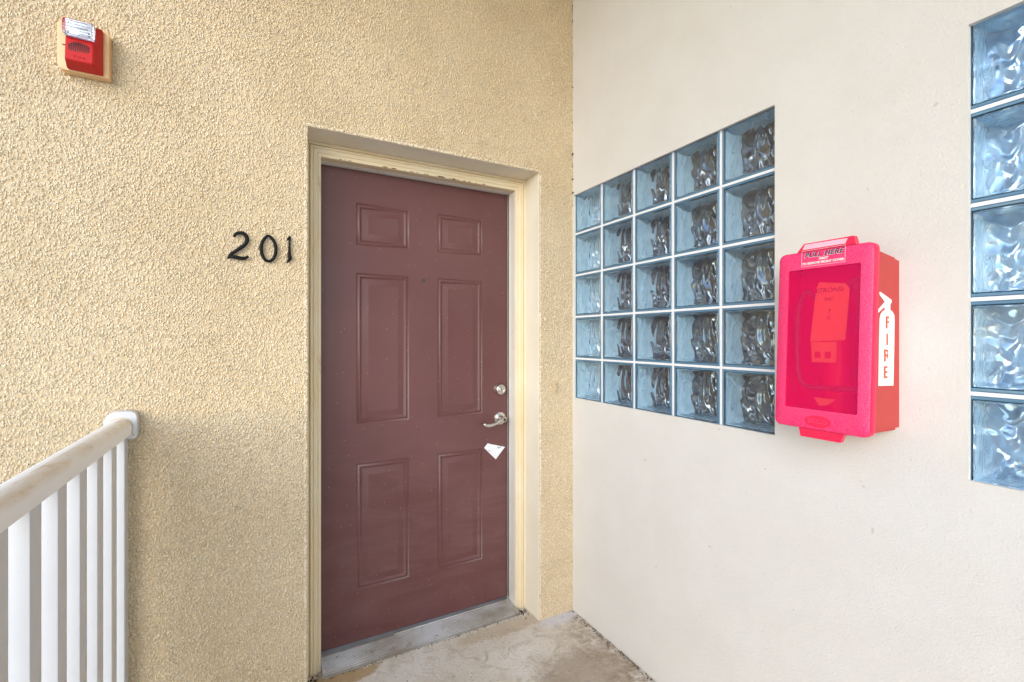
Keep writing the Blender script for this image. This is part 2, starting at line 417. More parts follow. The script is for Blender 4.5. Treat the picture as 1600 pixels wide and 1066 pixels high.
# ------------------------------------------------------------------ the setting
DW = 1.83        # face of the door wall (y)
RW = 1.333       # face of the right wall (x)
NX0, NX1, NZ = .157, 1.143, H + .768
def steps(a, b, st): n = max(1, round((b - a) / st)); return list(np.linspace(a, b, n + 1)[:-1])
def sheet_y(name, xs, zs, y, hole, mat, parent=None):
    xs, zs = np.array(xs), np.array(zs); nx, nz = len(xs), len(zs)
    gx, gz = np.meshgrid(xs, zs, indexing='ij')
    co = np.stack([gx.ravel(), np.full(nx * nz, y), gz.ravel()], 1)
    i, j = np.meshgrid(np.arange(nx - 1), np.arange(nz - 1), indexing='ij'); i, j = i.ravel(), j.ravel()
    cx = (xs[i] + xs[i+1]) / 2; cz = (zs[j] + zs[j+1]) / 2
    keep = np.ones(len(i), bool) if hole is None else ~((cx > hole[0]) & (cx < hole[1]) & (cz > hole[2]) & (cz < hole[3]))
    i, j = i[keep], j[keep]
    f = np.stack([i*nz+j, (i+1)*nz+j, (i+1)*nz+j+1, i*nz+j+1], 1)
    used = np.unique(f); remap = np.zeros(nx * nz, np.int64); remap[used] = np.arange(len(used)); f = remap[f]; co = co[used]
    me = bpy.data.meshes.new(name); me.vertices.add(len(co)); me.vertices.foreach_set('co', co.astype(np.float32).ravel())
    me.loops.add(f.size); me.loops.foreach_set('vertex_index', f.astype(np.int32).ravel())
    me.polygons.add(len(f)); me.polygons.foreach_set('loop_start', np.arange(0, f.size, 4, dtype=np.int32))
    me.update(calc_edges=True); me.validate()
    return link(name, me, mat, parent, True)
floor_xs = steps(-.30, RW - .001, .005) + [RW - .001]; floor_ys = steps(1.0, 1.975, .005) + [1.975]
fl = sheet_y('floor', floor_xs, floor_ys, 0, None, M['floor'])
n = len(fl.data.vertices); co = np.empty(n * 3, np.float32); fl.data.vertices.foreach_get('co', co); co = co.reshape(-1, 3)
co = np.stack([co[:, 0], co[:, 2], np.zeros(n)], 1)
fl.data.vertices.foreach_set('co', co.astype(np.float32).ravel()); fl.data.update()
tag(fl, kind='structure')
slab = box('floor_slab', (-.42, -3.0, -.2), (RW + .15, 2.2, -.0045), M['plain_concrete']); tag(slab, kind='structure')
walk = box('walkway_floor', (-.42, -3.0, -.0040), (RW + .14, .999, .0002), M['plain_concrete']); tag(walk, kind='structure')
gr = obj('ground', [(-300,-300,-3.1), (300,-300,-3.1), (300,300,-3.1), (-300,300,-3.1)], [(0,1,2,3)], M['ground']); tag(gr, kind='structure')
cl = box('ceiling', (-.75, -3.0, 3.35), (RW + .15, 2.2, 3.55), M['soffit']); tag(cl, kind='structure')

# door wall
dwall = empty('door_wall', (0, DW, 0)); tag(dwall, 'tan wall of rough lumpy stucco around the maroon door', 'wall', kind='thing')
def on(o, root): o.parent = root; o.matrix_parent_inverse = Matrix.Translation(root.location).inverted(); return o
xs = steps(-1.25, NX0, .0045) + steps(NX0, NX1, .0045) + steps(NX1, RW + .002, .0045) + [RW + .002]
zs = steps(-.02, NZ, .0045) + steps(NZ, 3.34, .0045) + [3.34]
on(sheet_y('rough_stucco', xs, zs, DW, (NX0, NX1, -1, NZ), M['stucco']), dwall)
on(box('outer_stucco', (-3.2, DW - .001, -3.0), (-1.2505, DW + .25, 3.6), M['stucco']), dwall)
core = [box_bm((-1.25, DW + .012, -3), (NX0 - .012, DW + .25, 3.5)), box_bm((NX1 + .012, DW + .012, -.2), (RW + .15, DW + .25, 3.5)),
        box_bm((NX0 - .011, DW + .012, NZ + .012), (NX1 + .011, DW + .25, 3.5))]
on(fin(join_bms(core), 'wall_core', M['soffit']), dwall)
# reveal: plaster return of the niche with a rounded nose tucked behind the stucco
prof = [(.0, .135)] + [(.0, .012)] + [(.009 * (1 - math.cos(a)), .012 - .0125 * math.sin(a)) for a in [R(x) for x in (15, 30, 45, 60, 75, 90)]] + [(.011, .003), (.03, .010)]
def reveal(name, path):
    vs, fs = [], []; m = len(prof)
    for (p, o) in path:
        for off, dy in prof: vs.append((p[0] + o[0] * off, DW + .0005 + dy, p[1] + o[1] * off))
    for i in range(len(path) - 1):
        for k in range(m - 1): fs.append((i*m+k, i*m+k+1, (i+1)*m+k+1, (i+1)*m+k))
    o = fin_from(vs, fs, name); return on(o, dwall)
def fin_from(vs, fs, name):
    o = obj(name, vs, fs, M['reveal']); return smooth_by_angle(o, 50)
reveal('reveal', [((NX0, -.01), (-1, 0)), ((NX0, NZ), (-1, 1))])
reveal('reveal', [((NX0, NZ), (-1, 1)), ((NX1, NZ), (1, 1))])
reveal('reveal', [((NX1, NZ), (1, 1)), ((NX1, -.01), (1, 0))])

# right wall: thin render layer with the visible openings, the wall behind it with slots for the blocks
GX = 1.345
W1 = (.830, 1.8225, H - .286, H + .686); W2 = (-.613, .4052, H - .3044, H + .6695)
rwall = empty('right_wall', (RW, 0, 0)); tag(rwall, 'smooth cream plaster wall holding the two glass block windows', 'wall', kind='thing')
ys = [-3.0, W2[0], W2[1], W1[0], W1[1], DW + .01]
zz = sorted({-.25, W1[2], W1[3], W2[2], W2[3], 3.34})
def cells(a, b, ws, ws2, zs): return {(i, j) for j in range(len(zs) - 1) for i in range(len(ys) - 1)
    if (i == 3 and ws[2] - 1e-6 <= zs[j] < ws[3] - 1e-6) or (i == 1 and ws2[2] - 1e-6 <= zs[j] < ws2[3] - 1e-6)}
rp = solid_holes('plaster_face', ys, zz, cells(0, 0, W1, W2, zz), RW, GX - .0005, M['plaster'])
on(rp, rwall)
B1 = (.815, 1.829, W1[2] - .013, W1[3] + .016); B2 = (-.622, .4150, W2[2] - .013, W2[3] + .013)
ys2 = [-3.0, B2[0], B2[1], B1[0], B1[1], DW + .25]; zz2 = sorted({-.3, B1[2], B1[3], B2[2], B2[3], 3.5})
ysave = ys; ys = ys2
on(solid_holes('wall_core', ys2, zz2, cells(0, 0, B1, B2, zz2), GX, GX + .16, M['soffit']), rwall); ys = ysave
on(box('light_stop_plate', (GX + .161, -3.0, -.3), (GX + .18, DW + .25, 3.5), M['soffit']), rwall)  # added closing plate, unseen; stops outside light leaking in behind the blocks

# ------------------------------------------------------------------ glass block windows
def wave(u, v, seed, amp, sc=1.0):
    """swirly pressed-glass relief"""
    p = Vector((u * 16 * sc + seed, v * 10 * sc, seed * 1.7))
    q = mn.noise_vector(p * .9) * .8
    a = mn.noise(p * 1.5 + q); b = math.sin(9 * mn.noise(p * .8 + q * 1.2 + Vector((3, 1, 2))))
    return amp * (.55 * b + .6 * a)
def block_meshes(bw, bh, backmat, sfx):
    D, e = .104, .0075
    # hollow tube: rim in front, side walls going back
    def rect(y0, y1, z0, z1, x): return [(x, y0, z0), (x, y1, z0), (x, y1, z1), (x, y0, z1)]
    rings = [rect(0, bw, 0, bh, D), rect(0, bw, 0, bh, .003), rect(.0025, bw-.0025, .0025, bh-.0025, 0), rect(e, bw-e, e, bh-e, .0004), rect(e+.001, bw-e-.001, e+.001, bh-e-.001, .003)]
    vs = [p for r in rings for p in r]; fs = []
    for i in range(len(rings) - 1):
        for k in range(4): fs.append((i*4+k, i*4+(k+1)%4, (i+1)*4+(k+1)%4, (i+1)*4+k))
    # inner side walls: finely divided and gently wavy
    nu, nd = 14, 8; e2 = e + .001
    loop = []
    for k in range(4):
        a = rect(e2, bw-e2, e2, bh-e2, 0)[k]; b = rect(e2, bw-e2, e2, bh-e2, 0)[(k+1) % 4]
        for t in range(nu): loop.append((a[1] + (b[1]-a[1])*t/nu, a[2] + (b[2]-a[2])*t/nu))
    base = len(vs); L = len(loop); cy, cz = bw/2, bh/2
    for d in range(nd + 1):
        x = .003 + (D - .006) * d / nd
        for (y, z) in loop:
            s = 1 - (.0022 + .0035 * math.sin(math.pi * d / nd)) / (bw / 2) - .012 * mn.noise(Vector((y*26, z*26, x*30 + 5))) * (0 if d in (0,) else 1)
            vs.append((x, cy + (y-cy)*s, cz + (z-cz)*s))
    for d in range(nd):
        for k in range(L): fs.append((base+d*L+k, base+d*L+(k+1)%L, base+(d+1)*L+(k+1)%L, base+(d+1)*L+k))
    body = mesh('glass_block' + sfx, vs, fs); body.materials.append(M['block_rim']); body.materials.append(M['block_wall'])
    for p in body.polygons: p.material_index = 0 if p.index < 16 else 1; p.use_smooth = p.index >= 16
    # front pane: flat outside, relief inside
    n_ = 30; a0, a1, b0, b1 = e2 + .0003, bw - e2 - .0003, e2 + .0003, bh - e2 - .0003
    vs, fs = [], []
    for side in (0, 1):
        for i in range(n_ + 1):
            for j in range(n_ + 1):
                y = a0 + (a1-a0)*i/n_; z = b0 + (b1-b0)*j/n_
                ed = min(1, 6 * min(i, n_-i, j, n_-j) / n_)
                vs.append(((.0012 if side == 0 else .0095 + ed * wave(y, z, 2.3, .0030)), y, z))
    K = (n_+1)**2
    for i in range(n_):
        for j in range(n_):
            q = i*(n_+1)+j
            fs.append((q, q+1, q+n_+2, q+n_+1)); fs.append((K+q, K+q+n_+1, K+q+n_+2, K+q+1))
    edge = [j for j in range(n_)] + [i*(n_+1)+n_ for i in range(n_)] + [n_*(n_+1)+j for j in range(n_, 0, -1)] + [i*(n_+1) for i in range(n_, 0, -1)]
    for k in range(len(edge)):
        a, b = edge[k], edge[(k+1) % len(edge)]; fs.append((a, K+a, K+b, b))
    fp = mesh('front_pane' + sfx, vs, fs); fp.materials.append(M['pane'])
    for p in fp.polygons: p.use_smooth = p.index < 2*n_*n_
    bm = bmesh.new(); bm.from_mesh(fp); bmesh.ops.recalc_face_normals(bm, faces=bm.faces); bm.to_mesh(fp); bm.free()
    # back pane: deep pressed relief against the dim room
    n_ = 84; vs, fs = [], []
    for i in range(n_ + 1):
        for j in range(n_ + 1):
            y = a0 + (a1-a0)*i/n_; z = b0 + (b1-b0)*j/n_
            ed = min(1, 5 * min(i, n_-i, j, n_-j) / n_)
            p = Vector((y*29, z*17, 4.0)); q = mn.noise_vector(p*.7 + Vector((9, 2, 1)))*1.1
            rdg = 1 - abs(mn.noise(p*1.25 + q))*2.4; rdg2 = math.sin(7.5*mn.noise(p*.75 + q*.8))
            vs.append((.090 - ed * (.0040*rdg + .0038*rdg2 + .0012*mn.noise(p*3)), y, z))
    for i in range(n_):
        for j in range(n_):
            q = i*(n_+1)+j; fs.append((q, q+1, q+n_+2, q+n_+1))
    bp = mesh('back_pane' + sfx, vs, fs); bp.materials.append(backmat); bp.polygons.foreach_set('use_smooth', [True]*len(bp.polygons))
    return body, fp, bp
def block_window(name, label, yj, zj, bw, bh, jt, backmat, corner=False):
    """yj, zj: lower corners of the columns and rows"""
    root = empty(name, (GX, yj[0], zj[0])); tag(root, label, 'window', kind='thing')
    body, fp, bp = block_meshes(bw, bh, backmat, '')
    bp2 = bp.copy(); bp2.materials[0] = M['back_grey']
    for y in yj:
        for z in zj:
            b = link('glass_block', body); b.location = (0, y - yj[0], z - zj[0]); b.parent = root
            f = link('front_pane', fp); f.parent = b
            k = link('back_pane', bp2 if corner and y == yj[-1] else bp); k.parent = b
    y0, y1 = yj[0], yj[-1] + bw; z0, z1 = zj[0], zj[-1] + bh
    for a in yj[1:]:
        on(box('mortar_joint', (GX + .0008, a - jt + .0001, z0), (GX + .08, a - .0001, z1), M['mortar'], bev=.0012), root)
    for c in zj[1:]:
        for a in yj: on(box('mortar_joint', (GX + .0008, a + .0002, c - jt + .0001), (GX + .08, a + bw - .0002, c - .0001), M['mortar']), root)
    return root
j1 = .0082; bw1 = .2024 - j1; bh1 = .1997 - j1
y_first = 1.6285 + j1/2 - 4 * .2024; z_first = H - .0976 + j1/2 - .1997
block_window('glass_block_window', 'blue glass block window of five columns between the door corner and the red fire box',
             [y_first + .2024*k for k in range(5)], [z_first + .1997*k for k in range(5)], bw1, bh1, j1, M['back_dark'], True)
j2 = .0085; p2 = .2018; z2 = H - .1189 + j2/2 - p2
block_window('glass_block_window', 'glass block window at the right edge of the picture beyond the fire box',
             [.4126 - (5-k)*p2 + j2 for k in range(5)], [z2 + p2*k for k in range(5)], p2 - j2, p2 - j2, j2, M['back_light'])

# ------------------------------------------------------------------ door frame, threshold
FX0, FX1, FZ = .2175, 1.0905, H + .7115       # clear opening
frame = empty('door_surround', (FX0, 1.96, 0)); tag(frame, 'cream moulded door frame with rust flaking along its head', 'door surround', kind='thing')
# brickmould profile: (distance outwards from opening edge, y)
bmp = [(0, 2.005), (0, 1.963), (.0015, 1.9605), (.010, 1.9600), (.0115, 1.9625), (.0145, 1.9625), (.016, 1.9585), (.0265, 1.9565), (.028, 1.960), (.031, 1.960), (.0325, 1.956), (.0385, 1.9548),
       (.0395, 1.962), (.0415, 1.966), (.0435, 1.962), (.0445, 1.958), (.0545, 1.958), (.060, 1.964), (.062, 2.005)]
def casing(p0, o0, p1, o1):
    vs = [(p[0] + o[0]*d, y, p[1] + o[1]*d) for p, o in ((p0, o0), (p1, o1)) for d, y in bmp]; m = len(bmp)
    o = obj('casing', vs, [(k, (k+1) % m, m + (k+1) % m, m + k) for k in range(m)] + [tuple(range(m-1, -1, -1)), tuple(range(m, 2*m))], M['casing'])
    bm = bmesh.new(); bm.from_mesh(o.data); bmesh.ops.recalc_face_normals(bm, faces=bm.faces); bm.to_mesh(o.data); bm.free()
    return on(smooth_by_angle(o, 25), frame)
casing((FX0, .001), (-1, 0), (FX0, FZ), (-1, 1)); casing((FX0, FZ), (-1, 1), (FX1, FZ), (1, 1)); casing((FX1, FZ), (1, 1), (FX1, .001), (1, 0))
on(box('jamb', (FX0 - .03, 2.0055, .001), (FX0 + .001, 2.12, FZ + .03), M['jamb'], bev=.001), frame)
on(box('jamb', (FX1 - .001, 1.968, .001), (FX1 + .0005, 2.005, FZ), M['jamb']), frame)
on(box('jamb', (FX1 - .001, 2.0055, .001), (FX1 + .03, 2.12, FZ + .03), M['jamb'], bev=.001), frame)
on(box('head_jamb', (FX0 + .0015, 2.0055, FZ - .001), (FX1 - .0015, 2.12, FZ + .03), M['jamb'], bev=.001), frame)
on(box('weatherstrip', (FX1 - .0022, 2.028, .03), (FX1 - .0012, 2.036, FZ - .002), M['rubber']), frame)
# rust flakes on the head
for k in range(30):
    x = FX0 + .03 + (random.random() ** .8) * .74; r = .0015 + random.random() * .0045; z = FZ - .0006
    pts = [(x + r * 2.2 * random.uniform(.5, 1.2) * math.cos(t), z + .0035 + r * .7 * random.uniform(.4, 1.1) * math.sin(t)) for t in [i * math.pi / 4 for i in range(8)]]
    if .12 < x - FX0 < .2: continue
    on(prism('rust_flake', pts, 'y', 1.9594, 1.9602, M['rust']), frame)
flake_group = None
th = empty('threshold', (FX0, 1.93, 0)); tag(th, 'worn ribbed aluminium threshold below the maroon door', 'threshold', kind='thing')
# ribbed profile in (y, z)
pr = [(1.913, -.002), (1.913, .009), (1.919, .0125)]
yy = 1.924
for k in range(11):
    pr += [(yy, .0135 + k*.0007), (yy + .0015, .0158 + k*.0007), (yy + .0040, .0158 + k*.0007), (yy + .0055, .0135 + k*.0007)]; yy += .0083
pr += [(yy + .002, .0222), (yy + .012, .0225), (yy + .013, .018), (2.10, .018), (2.10, -.002)]
vs = [(x, y, z) for x in (FX0 + .002, FX1 - .0015) for y, z in pr]; m = len(pr)
bm = bmesh.new(); V = [bm.verts.new(v) for v in vs]
for k in range(m): bm.faces.new((V[k], V[(k+1) % m], V[m+(k+1) % m], V[m+k]))
bm.faces.new(V[:m][::-1]); bm.faces.new(V[m:])
on(fin(bm, 'ribbed_plate', M['alu']), th)
on(box('sealing_strip', (.52, 2.0165, .0185), (FX1 - .003, 2.024, .0275), M['alu'], bev=.001), th)

# ------------------------------------------------------------------ door
DY = 2.0395
door = empty('entry_door', (FX0, DY, .024)); tag(door, 'maroon six panel entry door with nickel lever handle', 'door', kind='thing')
DX0, DX1, DZ0, DZ1 = FX0 + .0025, FX1 - .004, .029, FZ - .003
cols = [(.364, .5915), (.7240, .9510)]; rows = [(H - 1.066, H - .532), (H - .363, H + .2765), (H + .3935, H + .5725)]
xs_ = [DX0, cols[0][0], cols[0][1], cols[1][0], cols[1][1], DX1]; zs_ = [DZ0, rows[0][0], rows[0][1], rows[1][0], rows[1][1], rows[2][0], rows[2][1], DZ1]
vs, fs = [], []
for i in range(6):
    for j in range(8): vs.append((xs_[i], DY, zs_[j]))
for i in range(5):
    for j in range(7):
        if i in (1, 3) and j in (1, 3, 5): continue
        fs.append((i*8+j, (i+1)*8+j, (i+1)*8+j+1, i*8+j+1))
b0 = len(vs); vs += [(DX0, DY, DZ0), (DX1, DY, DZ0), (DX1, DY, DZ1), (DX0, DY, DZ1), (DX0, DY+.044, DZ0), (DX1, DY+.044, DZ0), (DX1, DY+.044, DZ1), (DX0, DY+.044, DZ1)]
for k in range(4): fs.append((b0+k, b0+4+k, b0+4+(k+1)%4, b0+(k+1)%4))
fs.append((b0+4, b0+7, b0+6, b0+5))
on(obj('door_slab', vs, fs, M['door']), door)
pp = [(0, 0), (.0022, .0016), (.0042, .0050), (.0062, .0062), (.0085, .0046), (.0112, .0008), (.0140, -.0002), (.0165, .0010), (.0190, .0052), (.0215, .0078), (.0250, .0080), (.0290, .0072), (.0400, .0040), (.0480, .0012), (.0510, .0008), (.0540, .0013)]
for cx0, cx1 in cols:
    for cz0, cz1 in rows:
        vs, fs = [], []
        for o_, d_ in [(a_, b_ * .8) for a_, b_ in pp]: vs += [(cx0+o_, DY+d_, cz0+o_), (cx1-o_, DY+d_, cz0+o_), (cx1-o_, DY+d_, cz1-o_), (cx0+o_, DY+d_, cz1-o_)]
        for i in range(len(pp)-1):
            for k in range(4): fs.append((i*4+k, i*4+(k+1)%4, (i+1)*4+(k+1)%4, (i+1)*4+k))
        q = (len(pp)-1)*4; fs.append((q, q+1, q+2, q+3))
        on(smooth_by_angle(obj('raised_panel', vs, fs, M['door']), 50), door)
def onp(o, p): o.parent = p; o.matrix_parent_inverse = p.matrix_world.inverted(); return o
# peephole
ph = on(lathe('peephole', [(0, .0075), (.0018, .0072), (.0025, .0058), (.0022, .0045)], (.657, DY - .0002, H + .262), (0, -1, 0), M['dark_metal'], n=24), door)
# deadbolt
db = on(lathe('deadbolt', [(0, .0325), (.003, .0325), (.007, .0295), (.016, .0255), (.020, .0235), (.0215, .0205), (.0205, .0155), (.0195, .0145)], (1.0435, DY - .0003, H - .2515), (0, -1, 0), M['nickel'], n=40), door)
kc = lathe('key_cylinder', [(.0, .0135), (.0015, .0133), (.0022, .012)], (1.0435, DY - .0198, H - .2515), (0, -1, 0), M['nickel'], n=28); kc.parent = db
ks = box('keyway', (1.0428, DY - .0224, H - .2575), (1.0444, DY - .0217, H - .2455), M['black']); ks.parent = db
# lever
lv = on(lathe('lever_handle', [(0, .0325), (.004, .0325), (.0075, .030), (.009, .023), (.012, .0165), (.030, .0135), (.040, .0130)], (1.0435, DY - .0003, H - .3935), (0, -1, 0), M['nickel'], n=40), door)
pts = catmull([(1.056, DY-.045, H-.3965), (1.0435, DY-.047, H-.3935), (1.022, DY-.049, H-.3985), (.998, DY-.050, H-.4085), (.972, DY-.049, H-.4155), (.952, DY-.047, H-.4145), (.938, DY-.045, H-.4065)], 5)
rad = [.0145 - .0062 * min(1, i / 14) - (.0025 if i > len(pts) - 3 else 0) for i in range(len(pts))]; rad[0] = .009
lb = fin(tube_bm(pts, rad, .62, (0, -1, 0), 14), 'lever', M['nickel'], None, True); lb.parent = lv
lk = lathe('key_cylinder', [(0, .0065), (.0035, .0063), (.004, .0052)], (1.0435, DY-.0535, H-.3935), (0, -1, 0), M['dark_metal'], n=20); lk.parent = lv
# torn paper
scrap = prism('paper_scrap', [(.9599, H-.5305), (.9792, H-.5100), (.9950, H-.5165), (1.018, H-.5225), (1.043, H-.5300), (1.0735, H-.5385), (1.0228, H-.5935), (.990, H-.5610)], 'y', DY - .0012, DY - .0004, M['paper'])
tag(scrap, 'torn white paper scrap stuck under the lever handle', 'paper scrap')
for (x, z, r) in [(.986, -.5475, .0034), (.9965, -.5500, .0022), (1.0065, -.5465, .0016), (1.006, -.5625, .0020), (1.018, -.5605, .0014), (1.0155, -.5730, .0018)]:
    o = prism('ink_mark', [(x + r*math.cos(t)*random.uniform(.7,1.2), H + z + r*math.sin(t)*random.uniform(.7,1.2)) for t in [i*math.pi/3 for i in range(6)]], 'y', DY-.0016, DY-.0012, M['ink']); o.parent = scrap
for pl in ([(1.031,-.535), (1.038,-.5425), (1.0405,-.540), (1.033,-.5325)], [(1.038,-.5425), (1.0475,-.5375), (1.046,-.535), (1.038,-.539)], [(1.0465,-.5335),(1.0505,-.5395),(1.0525,-.5375),(1.0490,-.5325)], [(1.0255,-.5425),(1.0275,-.5440),(1.0285,-.5425),(1.0265,-.5408)]):
    o = prism('ink_mark', [(x, H+z) for x, z in pl], 'y', DY-.0016, DY-.0012, M['ink']); o.parent = scrap

# ------------------------------------------------------------------ house number
DG = DW - .010
def digit(bms, label):
    o = smooth_by_angle(fin(join_bms(bms), 'house_number', M['digit']), 60)
    return tag(o, label, 'house number', 'black digits of the house number')
p2_ = catmull([(x, DG, H + z) for x, z in [(-.0715,.3405), (-.0637,.3513), (-.0518,.3562), (-.0399,.3527), (-.0329,.3407), (-.0339,.3268), (-.0439,.3119), (-.0617,.2965), (-.0794,.2812), (-.0880,.2650)]], 5)
r2 = [.0043 + .0022 * math.sin(math.pi * i / (len(p2_)-1)) for i in range(len(p2_))]; r2[-1] = .0018; r2[0] = .0036
b2_ = catmull([(x, DG - .0005, H + z) for x, z in [(-.0850,.2690), (-.0775,.2734), (-.0676,.2731), (-.0518,.2703), (-.0379,.2718), (-.0280,.2790)]], 5)
rb = [.0038 + .0025 * math.sin(math.pi * i / (len(b2_)-1)) for i in range(len(b2_))]
digit([tube_bm(p2_, r2, .75), tube_bm(b2_, rb, .75)], 'black iron digit 2 on the stucco left of the door')
ov = []
for k in range(44):
    t = 2*math.pi*k/44; x = .0323 + .0226*math.cos(t); z = .3085 + .0418*math.sin(t) + (.0045 * max(0, math.sin(t))**14)
    ov.append(Vector((x, DG, H + z)))
digit([tube_bm(ov, [.0046 + .0010*abs(math.cos(2*math.pi*k/44)) for k in range(44)], .8, closed=True)], 'black iron digit 0 between the 2 and the 1')
s1 = [Vector((x, DG, H + z)) for x, z in [(.0995,.3560), (.0985,.3450), (.0975,.3200), (.0972,.2980), (.0985,.2850)]]
s2 = [Vector((x, DG - .0004, H + z)) for x, z in [(.0893,.3445), (.0945,.3510), (.1008,.3585), (.1018,.3590)]]
s3 = [Vector((x, DG + .0004, H + z)) for x, z in [(.1015,.2880), (.0975,.2780), (.0890,.2640)]]
digit([tube_bm(s1, [.0030,.0036,.0040,.0052,.0075], .75), tube_bm(s2, [.0020,.0042,.0040,.0020], .75), tube_bm(s3, [.0056,.0062,.0014], .7)], 'black iron digit 1 nearest the door frame')

# ------------------------------------------------------------------ small painted clip on the stucco between door and corner
cp = empty('wall_clip', (1.2275, DW, H - .232)); tag(cp, 'small tan painted metal clip on the stucco strip right of the door', 'clip')
on(prism('back_plate', rrect(1.2165, 1.2365, H-.2600, H-.2050, .003, 3), 'y', DW - .010, DW - .001, M['clip']), cp)
on(prism('raised_strip', rrect(1.2215, 1.2305, H-.2570, H-.2080, .003, 3), 'y', DW - .015, DW - .0101, M['clip'], bev=.001), cp)
for z in (-.2165, -.2485): on(lathe('screw_hole', [(0, .0024), (.0004, .0022)], (1.226, DW - .0151, H + z), (0, -1, 0), M['black'], n=10), cp)

# ------------------------------------------------------------------ fire alarm
al = empty('fire_alarm', (-.45, DW, H + .85)); tag(al, 'red fire alarm horn with clear strobe on a beige box high on the stucco', 'fire alarm')
bx = smooth_by_angle(prism('back_box', rrect(-.5070, -.3905, H+.7760, H+.9170, .014, 6, [.014, .012, .018, .006]), 'y', DW - .030, DW + .002, M['beige_plastic'], bev=.003), 40); on(bx, al)
on(box('box_slot', (-.4955, DW - .0308, H+.8465), (-.4885, DW - .0300, H+.8500), M['black']), al)
# horn body: wide base tapering to a narrower face
zb0, zb1 = H + .7790, H + .9120
base = [(-.4830, zb0), (-.4040, zb0), (-.4040, zb1), (-.4830, zb1)]
vs = [(x, DW - .0303, z) for x, z in base] + [(x, DW - .040, z) for x, z in base] + [(-.4790, DW - .072, zb0 + .011), (-.4180, DW - .072, zb0 + .011), (-.4180, DW - .066, H + .8590), (-.4790, DW - .066, H + .8590)] \
   + [(-.4790, DW - .052, zb1 - .004), (-.4180, DW - .052, zb1 - .004)]
fs = [(0,1,5,4), (1,2,6,5), (2,3,7,6), (3,0,4,7), (4,5,9,8), (5,6,13,10,9), (6,7,12,13), (7,4,8,11,12), (8,9,10,11), (11,10,13,12), (0,3,2,1)]
bm = bmesh.new(); V = [bm.verts.new(v) for v in vs]
for f in fs: bm.faces.new([V[i] for i in f])
bmesh.ops.recalc_face_normals(bm, faces=bm.faces); bmesh.ops.bevel(bm, geom=bm.edges[:], offset=.0016, segments=2, affect='EDGES')
hb = on(smooth_by_angle(fin(bm, 'horn_body', M['alarm_red']), 40), al)
def facey(z): t = (z - (zb0 + .011)) / (H + .859 - zb0 - .011); return DW - .072 + .006 * t
for k in range(10):
    x = -.4708 + k * .0047; hh = .0165 * math.sqrt(max(.06, 1 - ((k - 4.5) / 5.3) ** 2)); z = H + .8285 + (k-4.5)*.0002
    on(box('sound_slot', (x - .0013, facey(z) - .0010, z - hh), (x + .0013, facey(z) + .002, z + hh), M['alarm_red_dark']), al)
text('raised_lettering', 'FIRE', .010, Matrix.Translation((-.4485, facey(H+.8015) - .0006, H + .8015)) @ Matrix.Rotation(R(90), 4, 'X'), M['alarm_red'], al, .0006, space=1.5).matrix_parent_inverse = Matrix.Translation(al.location).inverted()
# strobe: reflector tray behind a bulging clear lens
on(smooth_by_angle(box('reflector', (-.4765, DW - .0710, H + .8640), (-.4205, DW - .0560, H + .9000), M['reflector'], bev=.002), 30), al)
for (x_, z_) in ((-.470, .889), (-.4265, .872), (-.4700, .870)): on(lathe('reflector_screw', [(0, .0018), (.001, .0016)], (x_, DW - .0711, H + z_), (0, -1, 0), M['alarm_red_dark'], n=10), al)
for k in range(5): on(box('lens_rib', (-.4760, DW - .0742, H + .8665 + k*.0075), (-.4210, DW - .0722, H + .8673 + k*.0075), M['alarm_grey']), al)
on(fin(tube_bm([Vector((-.468, DW-.0740, H+.882)), Vector((-.429, DW-.0740, H+.882))], .0022, 1, n=10), 'flash_tube', M['reflector'], None, True), al)
lens = [(DW - .0555, H+.9060), (DW - .0760, H+.9050), (DW - .0865, H+.8950), (DW - .0900, H+.8740), (DW - .0880, H+.8600), (DW - .0800, H+.8560), (DW - .0667, H+.8575)]
on(prism('strobe_lens', [(y, z) for y, z in lens], 'x', -.4805, -.4145, M['lens'], bev=.002), al)

# ------------------------------------------------------------------ railing
RX = -.351            # inner face of the pickets
rl = empty('balcony_railing', (RX, 1.8, 0)); tag(rl, 'white vinyl railing with close square pickets meeting the stucco wall', 'railing')
pb = box_bm((-.029, 0, .075), (0, .052, H - .268), .003, 2)
pm = bpy.data.meshes.new('picket'); bmesh.ops.recalc_face_normals(pb, faces=pb.faces); pb.to_mesh(pm); pb.free(); pm.materials.append(M['vinyl'])
for k in range(22):
    p = link('picket', pm); p.location = (0, 1.7745 - .1305 * k - 1.8 + (.0 if k else .006), 0); p.parent = rl
    if k == 0: smooth_by_angle(p)
prof_r = [(-.391, -.292), (-.3935, -.270), (-.391, -.258), (-.384, -.2485), (-.372, -.2435), (-.357, -.2435), (-.346, -.2480), (-.339, -.256), (-.3365, -.268), (-.338, -.292)]
vs = [(x, y, H + z) for y in (1.812, -2.9) for x, z in prof_r]
# subdivide along the length so the cap is not ruler-straight
yy = list(np.linspace(1.812, -2.9, 60)); vs = []
for i, y in enumerate(yy):
    for x, z in prof_r: vs.append((x + .0006 * mn.noise(Vector((y*2, 0, 3))), y, H + z + .0007 * mn.noise(Vector((y*2, 5, 0)))))
m = len(prof_r); fs = [(i*m+k, i*m+(k+1)%m, (i+1)*m+(k+1)%m, (i+1)*m+k) for i in range(len(yy)-1) for k in range(m)] + [tuple(range(m)), tuple(range(len(vs)-1, len(vs)-m-1, -1))]
bm = bmesh.new(); V = [bm.verts.new(v) for v in vs]
for f in fs: bm.faces.new([V[i] for i in f])
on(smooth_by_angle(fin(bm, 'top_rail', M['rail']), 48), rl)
on(box('bottom_rail', (-.396, -2.9, .05), (-.346, 1.822, .0745), M['vinyl'], bev=.003), rl)
